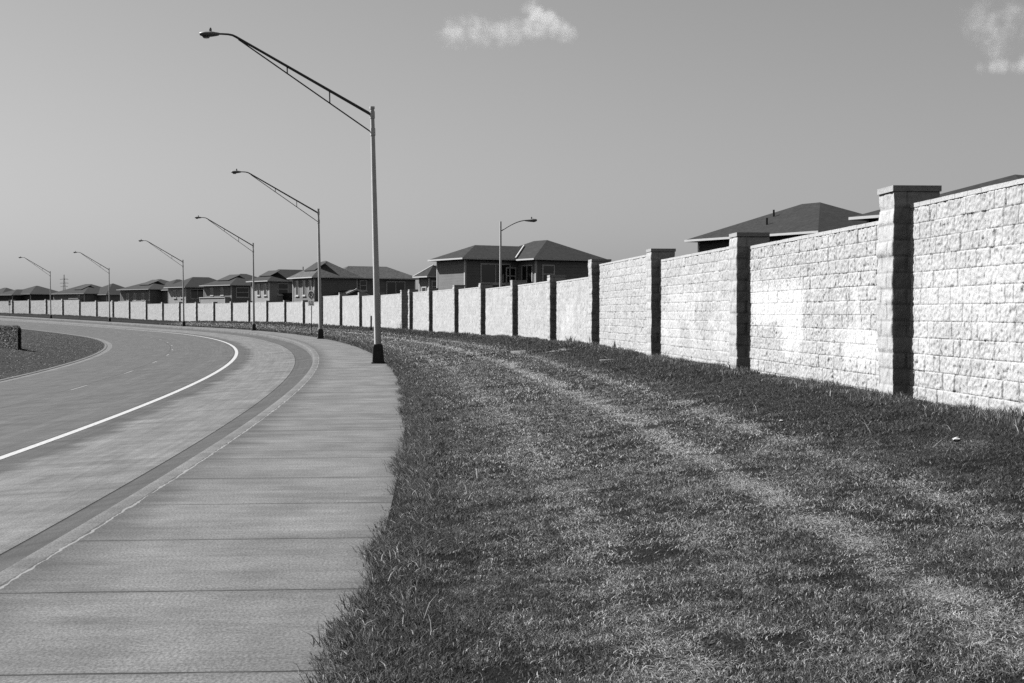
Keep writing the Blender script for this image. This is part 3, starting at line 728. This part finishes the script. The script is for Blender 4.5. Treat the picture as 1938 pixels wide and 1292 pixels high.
# ------------------------------------------------------------------ street lamps along the kerb
def copy_tree(o, parent=None):
    c = o.copy(); COL.objects.link(c)
    if parent is not None: c.parent = parent
    for ch in list(o.children): copy_tree(ch, c)
    return c
def make_lamp():
    root = empty('street_lamp', (0, 0, 0)); g_ = 'street lamps along the kerb'
    b = MB().box(-.235, .235, -.235, .235, 0, .05); b.frustum(0, 0, .05, .58, .20, .20, .165, .165); b.frustum(0, 0, .58, .66, .165, .165, .125, .125)
    b.build('base', M['cast'], root, bevel=.012)
    MB().box(-.10, .10, -.212, -.16, .14, .44).build('access_door', M['cast'], root, bevel=.01)
    zs = np.linspace(.62, 8.62, 9)
    p = MB().tube([(0, 0, z) for z in zs], [.118 - .052 * (z - .62) / 8.0 for z in zs], 20)
    p.tube([(0, 0, 8.60), (0, 0, 8.68)], [.085, .085], 16); p.tube([(0, 0, 7.70), (0, 0, 7.95)], [.088, .088], 16); p.tube([(0, 0, 8.28), (0, 0, 8.52)], [.084, .084], 16)
    p.build('pole', M['pole'], root, autosmooth=True)
    a = MB()                                        # local -x points over the road
    tip = (-4.46, 0, 11.01)
    up = [(-.05, 0, 8.42), tip, (-4.58, 0, 11.07), (-4.73, 0, 11.10), (-4.92, 0, 11.11), (-5.14, 0, 11.115)]
    a.tube(up, [.052, .040, .036, .034, .033, .033], 12)
    lo = [(-.05, 0, 7.82), (-4.39, 0, 10.93)]
    a.tube(lo, .024, 10)
    for f in (.31, .625):
        i0 = Vector(up[0]).lerp(Vector(up[1]), f); k = (i0.x - lo[0][0]) / (lo[1][0] - lo[0][0]); i1 = Vector(lo[0]).lerp(Vector(lo[1]), k)
        a.tube([i0, i1], .022, 8)
    a.build('arm', M['arm'], root, autosmooth=True)
    # cobra head
    l = MB(); st = [(-5.20, .05, .055), (-5.28, .085, .075), (-5.45, .14, .10), (-5.62, .165, .105), (-5.75, .135, .085), (-5.83, .07, .05)]
    V = []; F = []; n = 14
    for (x, hw, hh) in st:
        for k in range(n):
            q = 2 * math.pi * k / n; V.append((x, hw * math.cos(q), 11.0 + (hh * .75 if math.sin(q) > 0 else hh) * math.sin(q)))
    for i in range(len(st) - 1):
        for k in range(n): F.append((i * n + k, i * n + (k + 1) % n, (i + 1) * n + (k + 1) % n, (i + 1) * n + k))
    F.append(tuple(range(n))); F.append(tuple((len(st) - 1) * n + k for k in range(n)))
    lum = l.add(V, F).build('lamp_head', M['lum'], root, autosmooth=True)
    lum.location = (.18, 0, .115)
    MB().tube([(-5.48, 0, 11.06), (-5.48, 0, 11.15), (-5.48, 0, 11.20)], [.045, .045, .03], 12).build('photocell', M['lum'], lum)
    ln = MB(); n = 16; V = [(-5.62 + .13 * math.cos(2 * math.pi * k / n), .11 * math.sin(2 * math.pi * k / n), 10.905) for k in range(n)] + [(-5.62 + .09 * math.cos(2 * math.pi * k / n), .08 * math.sin(2 * math.pi * k / n), 10.855) for k in range(n)]
    ln.add(V, [(k, (k + 1) % n, n + (k + 1) % n, n + k) for k in range(n)] + [tuple(range(n, 2 * n)), tuple(range(n))[::-1]]).build('lens', M['lens'], lum, autosmooth=True)
    return root
lamp = make_lamp()
LT = [7.22, 12.78, 18.36, 23.95, 29.66, 34.05]
LL = ['nearest and tallest-looking street lamp, its dark base on the sidewalk edge',
      'second street lamp along the kerb, just right of the no parking sign',
      'third street lamp along the kerb, in front of the house with white end wall',
      'fourth street lamp along the kerb, in front of the shrub and small pale house wall',
      'fifth street lamp along the kerb, just right of the power pylon',
      'farthest street lamp round the bend, left of the power pylon']
for i, t in enumerate(LT):
    o = lamp if i == 0 else copy_tree(lamp)
    x, y = pol(489.95, t); o.location = (x, y, float(rise(t)) + .008); o.rotation_euler = (0, -R((1.25, .9, .35, .5, .3, .4)[i]), R(t + (0, -1, 1, 0, 2, 0)[i]))
    tag(o, LL[i], 'street lamp', 'street lamps along the kerb')
# lamp of the housing estate with a curved arm
t_ = 82.0
root = empty('street_lamp', ((947.5 - 969) / F_ * t_, t_, .5), 0); tag(root, 'slim lamp with one curved arm rising behind the wall, its head pointing right', 'street lamp')
MB().tube([(0, 0, 0), (0, 0, 3.0), (0, 0, 6.5)], [.085, .07, .055], 14).build('pole', M['pole'], root, autosmooth=True)
pts = [(0.03, 0, 5.95)] + [(.03 + 1.52 * k / 8, 0, 5.95 + .62 * math.sin(k / 8 * math.pi / 2)) for k in range(1, 9)]
MB().tube(pts, .028, 10).build('arm', M['arm'], root, autosmooth=True)
l = MB(); V = []; F = []; n = 12; st = [(1.40, .04, .05), (1.50, .08, .07), (1.72, .13, .10), (1.92, .14, .12), (2.04, .10, .09), (2.10, .04, .04)]
for (x, hw, hh) in st:
    for k in range(n):
        q = 2 * math.pi * k / n; V.append((x, hw * math.cos(q), 6.57 + (x - 1.4) * .02 + hh * (.7 if math.sin(q) > 0 else 1) * math.sin(q)))
for i in range(len(st) - 1):
    for k in range(n): F.append((i * n + k, i * n + (k + 1) % n, (i + 1) * n + (k + 1) % n, (i + 1) * n + k))
F += [tuple(range(n)), tuple((len(st) - 1) * n + k for k in range(n))]
hd = l.add(V, F).build('lamp_head', M['lum'], root, autosmooth=True)
MB().tube([(1.78, 0, 6.62), (1.78, 0, 6.76)], .04, 10).build('photocell', M['lum'], hd)

# ------------------------------------------------------------------ no parking signs
def flat(mb, pts, y0, y1):                          # outline in x,z given thickness along y
    n = len(pts); V = [(p[0], y0, p[1]) for p in pts] + [(p[0], y1, p[1]) for p in pts]
    return mb.add(V, [tuple(range(n)), tuple(range(2 * n - 1, n - 1, -1))] + [(k, k + n, (k + 1) % n + n, (k + 1) % n) for k in range(n)])
def ring(mb, cx, cz, ro, ri, y0, y1, a0=0, a1=360, n=40):
    for k in range(n):
        a, b = R(a0 + (a1 - a0) * k / n), R(a0 + (a1 - a0) * (k + 1) / n)
        flat(mb, [(cx + ro * math.cos(a), cz + ro * math.sin(a)), (cx + ro * math.cos(b), cz + ro * math.sin(b)), (cx + ri * math.cos(b), cz + ri * math.sin(b)), (cx + ri * math.cos(a), cz + ri * math.sin(a))], y0, y1)
def rrect(x0, x1, z0, z1, r=.03, n=4):
    P = []
    for (cx, cz, a0) in ((x1 - r, z1 - r, 0), (x0 + r, z1 - r, 90), (x0 + r, z0 + r, 180), (x1 - r, z0 + r, 270)):
        for k in range(n + 1): P.append((cx + r * math.cos(R(a0 + 90 * k / n)), cz + r * math.sin(R(a0 + 90 * k / n))))
    return P
def make_sign():
    root = empty('traffic_sign', (0, 0, 0))
    p = MB().tube([(0, .03, 0), (0, .03, 3.35)], .030, 12); p.build('post', M['post'], root, autosmooth=True)
    u = MB(); flat(u, rrect(-.30, .30, 2.72, 3.42), -.010, -.004); up = u.build('sign_plate', M['sign'], root)
    s = MB(); ring(s, 0, 3.07, .265, .205, -.016, -.0115)
    b = .052
    flat(s, [(-.11, 2.90), (-.11 + b, 2.90), (-.11 + b, 3.25), (-.11, 3.25)], -.0155, -.0113)
    flat(s, [(-.11 + b, 3.205), (.02, 3.205), (.02, 3.25), (-.11 + b, 3.25)], -.0155, -.0113); flat(s, [(-.11 + b, 3.06), (.02, 3.06), (.02, 3.105), (-.11 + b, 3.105)], -.0155, -.0113)
    ring(s, .02, 3.155, .095, .05, -.0155, -.0113, -90, 90, 14)
    d = .03; c, e = math.cos(R(-45)), math.sin(R(-45)); nx, nz = -e * d, c * d
    flat(s, [(-.16 + nx, 3.23 + nz), (.165 + nx, 2.905 + nz), (.165 - nx, 2.905 - nz), (-.16 - nx, 3.23 - nz)], -.019, -.0162)
    s.build('no_parking_symbol', M['black'], up)
    w = MB(); flat(w, rrect(-.30, .30, 2.24, 2.68), -.010, -.004); wp = w.build('arrow_plate', M['sign'], root)
    s = MB(); flat(s, [(-.13, 2.37), (.13, 2.37), (.13, 2.42), (-.13, 2.42)], -.016, -.0115)
    for q in (-1, 1): flat(s, [(q * .23, 2.395), (q * .13, 2.45), (q * .13, 2.34)][::q], -.016, -.0115)
    s.build('double_arrow', M['black'], wp)
    s = MB()                                        # two short lines of small lettering, too small in the photo to read
    x = -.22
    for wd in (.05, .05, .0, .05, .05, .06, .04):
        if wd: flat(s, [(x, 2.53), (x + wd * .8, 2.53), (x + wd * .8, 2.585), (x, 2.585)], -.016, -.0115)
        x += wd + .012 if wd else .06
    s.build('small_lettering', M['post'], wp)
    return root
sg = make_sign()
tsg = inv(*at(589, 107)[:2]); xg = at(589, 107)
sg.location = (xg[0], xg[1], .03); sg.rotation_euler = (0, 0, R(-33)); tag(sg, 'white no parking sign with crossed P in a ring above a double arrow plate', 'sign', 'roadside signs')
s2 = copy_tree(sg); xg = pol(490.9, 37.4); s2.location = (xg[0], xg[1], float(lawn_z(490.9, 37.4)) - .05); s2.rotation_euler = (0, 0, R(60)); s2.scale = (.95, .95, .95)
tag(s2, 'tiny far sign on a thin post at the left end of the grey wall', 'sign', 'roadside signs')

# ------------------------------------------------------------------ small things
x, y = at(702.5, 106)[:2]; rr, tt = inv(x, y)
mp = MB().box(-.055, .055, -.055, .055, -.1, 1.12); mp.frustum(0, 0, 1.12, 1.18, .055, .055, .02, .02)
o = mp.build('marker_post', M['black'], None, bevel=.008); o.location = (x, y, float(lawn_z(rr, tt))); tag(o, 'short black marker post in the grass behind the nearest street lamp', 'post')
# power pylon far away
px_, py_ = at(122, 620)[:2]; root = empty('power_pylon', (px_, py_, 1.0)); tag(root, 'far lattice power pylon with three cross arms rising above the roofs', 'pylon')
m = MB(); H = 17.6
for sx in (-1, 1):
    for sy in (-1, 1): m.tube([(sx * 1.5, sy * 1.5, 0), (sx * .45, sy * .45, 10), (sx * .12, sy * .12, H)], [.06, .05, .04], 5)
for k in range(12):
    z0, z1 = k * 1.35, (k + 1) * 1.35; w0 = np.interp(z0, [0, 10, H], [1.5, .45, .12]); w1 = np.interp(z1, [0, 10, H], [1.5, .45, .12])
    for s_ in (-1, 1):
        m.tube([(-w0 * s_, -w0, z0), (w1 * s_, -w1, z1)], .03, 4); m.tube([(w0, -w0 * s_, z0), (w1, w1 * s_, z1)], .03, 4)
m.build('mast', M['steel'], root)
for (z, w) in ((15.6, 1.8), (13.9, 1.9), (12.4, 1.6)):
    MB().tube([(-w, 0, z), (w, 0, z)], .07, 6).tube([(-w, 0, z), (0, 0, z + .7)], .03, 4).tube([(w, 0, z), (0, 0, z + .7)], .03, 4).build('cross_arm', M['steel'], root)

def leaf_cloud(name, pts, size, m, tone=(0, 1), rng=RNG):
    n = len(pts); pts = np.asarray(pts)
    a = rng.normal(0, 1, (n, 3)); a /= np.linalg.norm(a, axis=1)[:, None]; b = np.cross(a, rng.normal(0, 1, (n, 3))); b /= np.linalg.norm(b, axis=1)[:, None]
    s = size * rng.uniform(.6, 1.4, n)[:, None]
    V = np.stack([pts - a * s, pts + b * s * .5, pts + a * s, pts - b * s * .5], 1).reshape(-1, 3)
    Q = np.arange(n * 4).reshape(-1, 4)
    return np_mesh(name, V, Q, attrs={'tone': np.repeat(rng.uniform(*tone, n), 4)})
# clipped hedge on the island
hx_, hy_ = -35.2, 95.7; hr, ht = inv(hx_, hy_)
root = empty('hedge', (hx_, hy_, float(island_z(hr, ht))), R(-55)); tag(root, 'thin clipped hedge screen standing on the grass island at the left edge', 'hedge')
def hedge_pts(n):
    # points near the surface of a rounded box 14 x 2.4 x 1.45, long side away from the road bend
    L_, W_, H_ = 7.0, .07, 1.42
    p = np.stack([RNG.uniform(-L_, L_, n), RNG.uniform(-W_, W_, n), RNG.uniform(-.1, H_, n)], -1)
    f = RNG.integers(0, 5, n); e = np.abs(RNG.normal(0, .06, n))
    p[f == 0, 0] = L_ - e[f == 0]; p[f == 1, 0] = -L_ + e[f == 1]; p[f == 2, 1] = W_ - e[f == 2]; p[f == 3, 1] = -W_ + e[f == 3]
    p[f >= 4, 2] = H_ - e[f >= 4]
    # round the top edges
    for ax, lim in ((0, L_), (1, W_)):
        d = np.clip(np.abs(p[:, ax]) - (lim - .3), 0, .3) if ax == 0 else np.zeros(n); p[:, 2] = np.minimum(p[:, 2], H_ - .28 * (d / .3) ** 2)
    p[:, 2] += .07 * (vnoise(p[:, 0] * 2, p[:, 1] * 2, 3) - .5)
    return p
core = MB().box(-6.9, 6.9, -.03, .03, -.3, 1.1).build('branches', M['wood'], root)
link('foliage', leaf_cloud('foliage', hedge_pts(30000), .075, M['hedge']), M['hedge'], root)
# shrub whose top shows over the wall
x, y = at(328, 227)[:2]; root = empty('shrub', (x, y, .55)); tag(root, 'dark spiky shrub showing over the wall in front of a pale house wall', 'shrub')
MB().tube([(0, 0, 0), (0, 0, 1.8), (.1, 0, 3.3)], [.12, .09, .04], 8).build('trunk', M['wood'], root)
q = RNG.normal(0, 1, (900, 3)); q /= np.linalg.norm(q, axis=1)[:, None]; q *= RNG.uniform(.3, 1, (900, 1)) ** .5 * np.array([.75, .75, .75]); q[:, 2] += 3.2; q = np.concatenate([q[:350], q[350:450] * [.3, .3, 1.25] + [0, 0, -.7]])
link('crown', leaf_cloud('crown', q, .14, M['leaf'], (0, .5)), M['leaf'], root)
# weeds under the wall
def weed(px, dist, h, n, label, spread=.18):
    x, y = at(px, dist)[:2]; r, t = inv(x, y); r = min(r, 496.5); x, y = pol(r, t)
    root = empty('weed', (x, y, float(lawn_z(r, t)))); tag(root, label, 'weed', 'weeds at the foot of the wall')
    V, T = blades(RNG.normal(0, spread * .4, n), RNG.normal(0, spread * .4, n), np.zeros(n), h * RNG.uniform(.5, 1.05, n), np.full(n, .025), RNG.uniform(.02, spread, n), RNG.uniform(0, .25, n))
    o = np.arange(n)[:, None] * 5
    link('leaves', np_mesh('leaves', V.reshape(-1, 3), o + np.array([[0, 1, 2, 3]]), o + np.array([[3, 2, 4]]), attrs={'tone': T}), M['grass'], root)
    MB().tube([(0, 0, -.05), (.01, 0, h * .6), (.03, 0, h * .95)], [.02, .015, .006], 6).build('stem', M['wood'], root)
weed(1079, 48, .34, 40, 'dark bushy weed at the wall foot left of the pier below the roof end')
weed(1162, 40.5, .32, 14, 'thin upright weed at the wall foot right of the pier with the stepped top', .08)
weed(1394, 27, .30, 26, 'tuft of weed leaning on the pier left of the paint-patched panel')
weed(764, 103, .75, 34, 'curly weed against the dark pier end at the gap in the walls', .4)
# broken slabs and litter
def slab(px, dist, w, d, rz, label):
    x, y = at(px, dist)[:2]; r, t = inv(x, y)
    P = [(-w / 2, -d / 2), (-w * .1, -d * .62), (w * .45, -d * .4), (w / 2, d * .2), (w * .2, d / 2), (-w * .42, d * .42)]
    m = MB(); n = len(P); m.add([(a, b, -.03) for a, b in P] + [(a * .97, b * .97, .045) for a, b in P], [tuple(range(n))[::-1], tuple(range(n, 2 * n))] + [(k, (k + 1) % n, (k + 1) % n + n, k + n) for k in range(n)])
    o = m.build('concrete_slab', M['slab'], None, bevel=.008); o.location = (x, y, float(lawn_z(r, t)) - .022); o.rotation_euler = (R(3), R(-2), rz)
    tag(o, label, 'slab', 'broken slabs in the lawn')
slab(988, 44.5, .75, 1.1, .1, 'wide pale concrete slab lying flush in the lawn, leftmost of the broken pieces')
slab(1048, 42.5, .26, .8, -.4, 'small pale broken slab in the lawn between the two larger pieces')
slab(1070, 42.6, .30, .7, .3, 'pale broken slab at the right end of the slab pieces in the lawn')
slab(1155, 35.5, .55, .5, .2, 'flat pale slab nearest the camera in the lawn below the stepped pier')
def litter(px, dist, s, label):
    x, y = at(px, dist)[:2]; r, t = inv(x, y)
    bm = bmesh.new(); bmesh.ops.create_icosphere(bm, subdivisions=3, radius=s)
    for v in bm.verts:
        k = .65 + .7 * float(vnoise(v.co.x / s * 1.8 + 5, v.co.y / s * 1.8 + v.co.z / s * 2.1, 5)); v.co *= k; v.co.z *= .6
    me = bpy.data.meshes.new('crumpled_paper'); bm.to_mesh(me); bm.free()
    o = link('crumpled_paper', me, M['paper']); o.location = (x, y, float(lawn_z(r, t)) + s * .55 + .03); tag(o, label, 'litter', 'litter in the grass')
litter(1811, 12.7, .036, 'larger crumple of white paper in the dark grass at far right')
litter(1479, 15.9, .022, 'tiny scrap of white paper in the grass below the tallest pier')

# ------------------------------------------------------------------ clouds: real volumes far behind the houses
def cloud(name, label, dist, pxc, pyc, balls, dens, depth):
    """balls: (px, py, radius px, weight) as seen; turned into metres at the cloud's own distance"""
    s = dist / F_
    cx, cz = (pxc - 969) * s, CAM_Z + (593 - pyc) * s
    B = [((b[0] - pxc) * s, 0.0 + (b[4] if len(b) > 4 else 0) * s, (pyc - b[1]) * s, b[2] * s, b[3]) for b in balls]
    hx = max(abs(b[0]) + b[3] * 1.25 for b in B); hz = max(abs(b[2]) + b[3] * 1.25 for b in B)
    t = NT(name + ' vapour'); t.n.remove(t.b); p = t.vec()
    w1 = t.new('ShaderNodeTexNoise'); t.l.new(p, w1.inputs['Vector']); w1.inputs['Scale'].default_value = 1 / (25 * s); w1.inputs['Detail'].default_value = 6; w1.inputs['Roughness'].default_value = .60
    field = None
    for b in B:
        d = t.new('ShaderNodeVectorMath', operation='DISTANCE'); t.l.new(p, d.inputs[0]); d.inputs[1].default_value = b[:3]
        f = t.math('MULTIPLY', t.math('SUBTRACT', 1.0, t.math('DIVIDE', d.outputs['Value'], b[3])), b[4])
        field = f if field is None else t.math('MAXIMUM', field, f)
    k = t.math('ADD', field, t.math('MULTIPLY', t.math('SUBTRACT', w1.outputs['Fac'], .5), 1.4))
    den = t.math('MULTIPLY', t.mapr(k, .10, 1.0, 0, 1, True), t.math('MULTIPLY', t.mapr(field, .0, .3, 0, 1, True), dens))
    v = t.new('ShaderNodeVolumePrincipled'); v.inputs['Color'].default_value = (1, 1, 1, 1); v.inputs['Anisotropy'].default_value = .25
    v.inputs['Color'].default_value = (.95, .95, .95, 1)
    t.l.new(den, v.inputs['Density']); t.l.new(v.outputs[0], t.out.inputs['Volume'])
    o = MB().box(-hx, hx, -depth, depth, -hz, hz).build(name, t.m); o.location = (cx, dist, cz)
    tag(o, label, 'cloud', 'clouds in the sky', kind='thing')
    return o
cloud('cloud', 'bright ragged cumulus cloud high above the curved-arm lamp', 2600, 965, 48,
      [(1004, 18, 26, .85), (1016, 28, 30, .95), (1032, 40, 32, 1.0), (1050, 52, 30, 1.0), (1068, 62, 28, .95), (1080, 70, 20, .8), (1022, 52, 34, .8), (1000, 58, 36, .62), (975, 62, 40, .56), (950, 60, 42, .54), (925, 62, 42, .52), (900, 60, 42, .52), (885, 48, 34, .44), (860, 66, 44, .56), (872, 74, 34, .5)], .020, 60)
cloud('cloud', 'pair of small bright cloud puffs with faint veil at the top right corner', 2600, 1890, 82,
      [(1880, 129, 20, .8), (1895, 127, 24, .95), (1914, 128, 20, .7), (1937, 124, 28, 1.0), (1856, 131, 20, .55), (1850, 40, 60, .40), (1875, 58, 64, .44), (1912, 36, 60, .40), (1884, 94, 50, .38)], .020, 60)
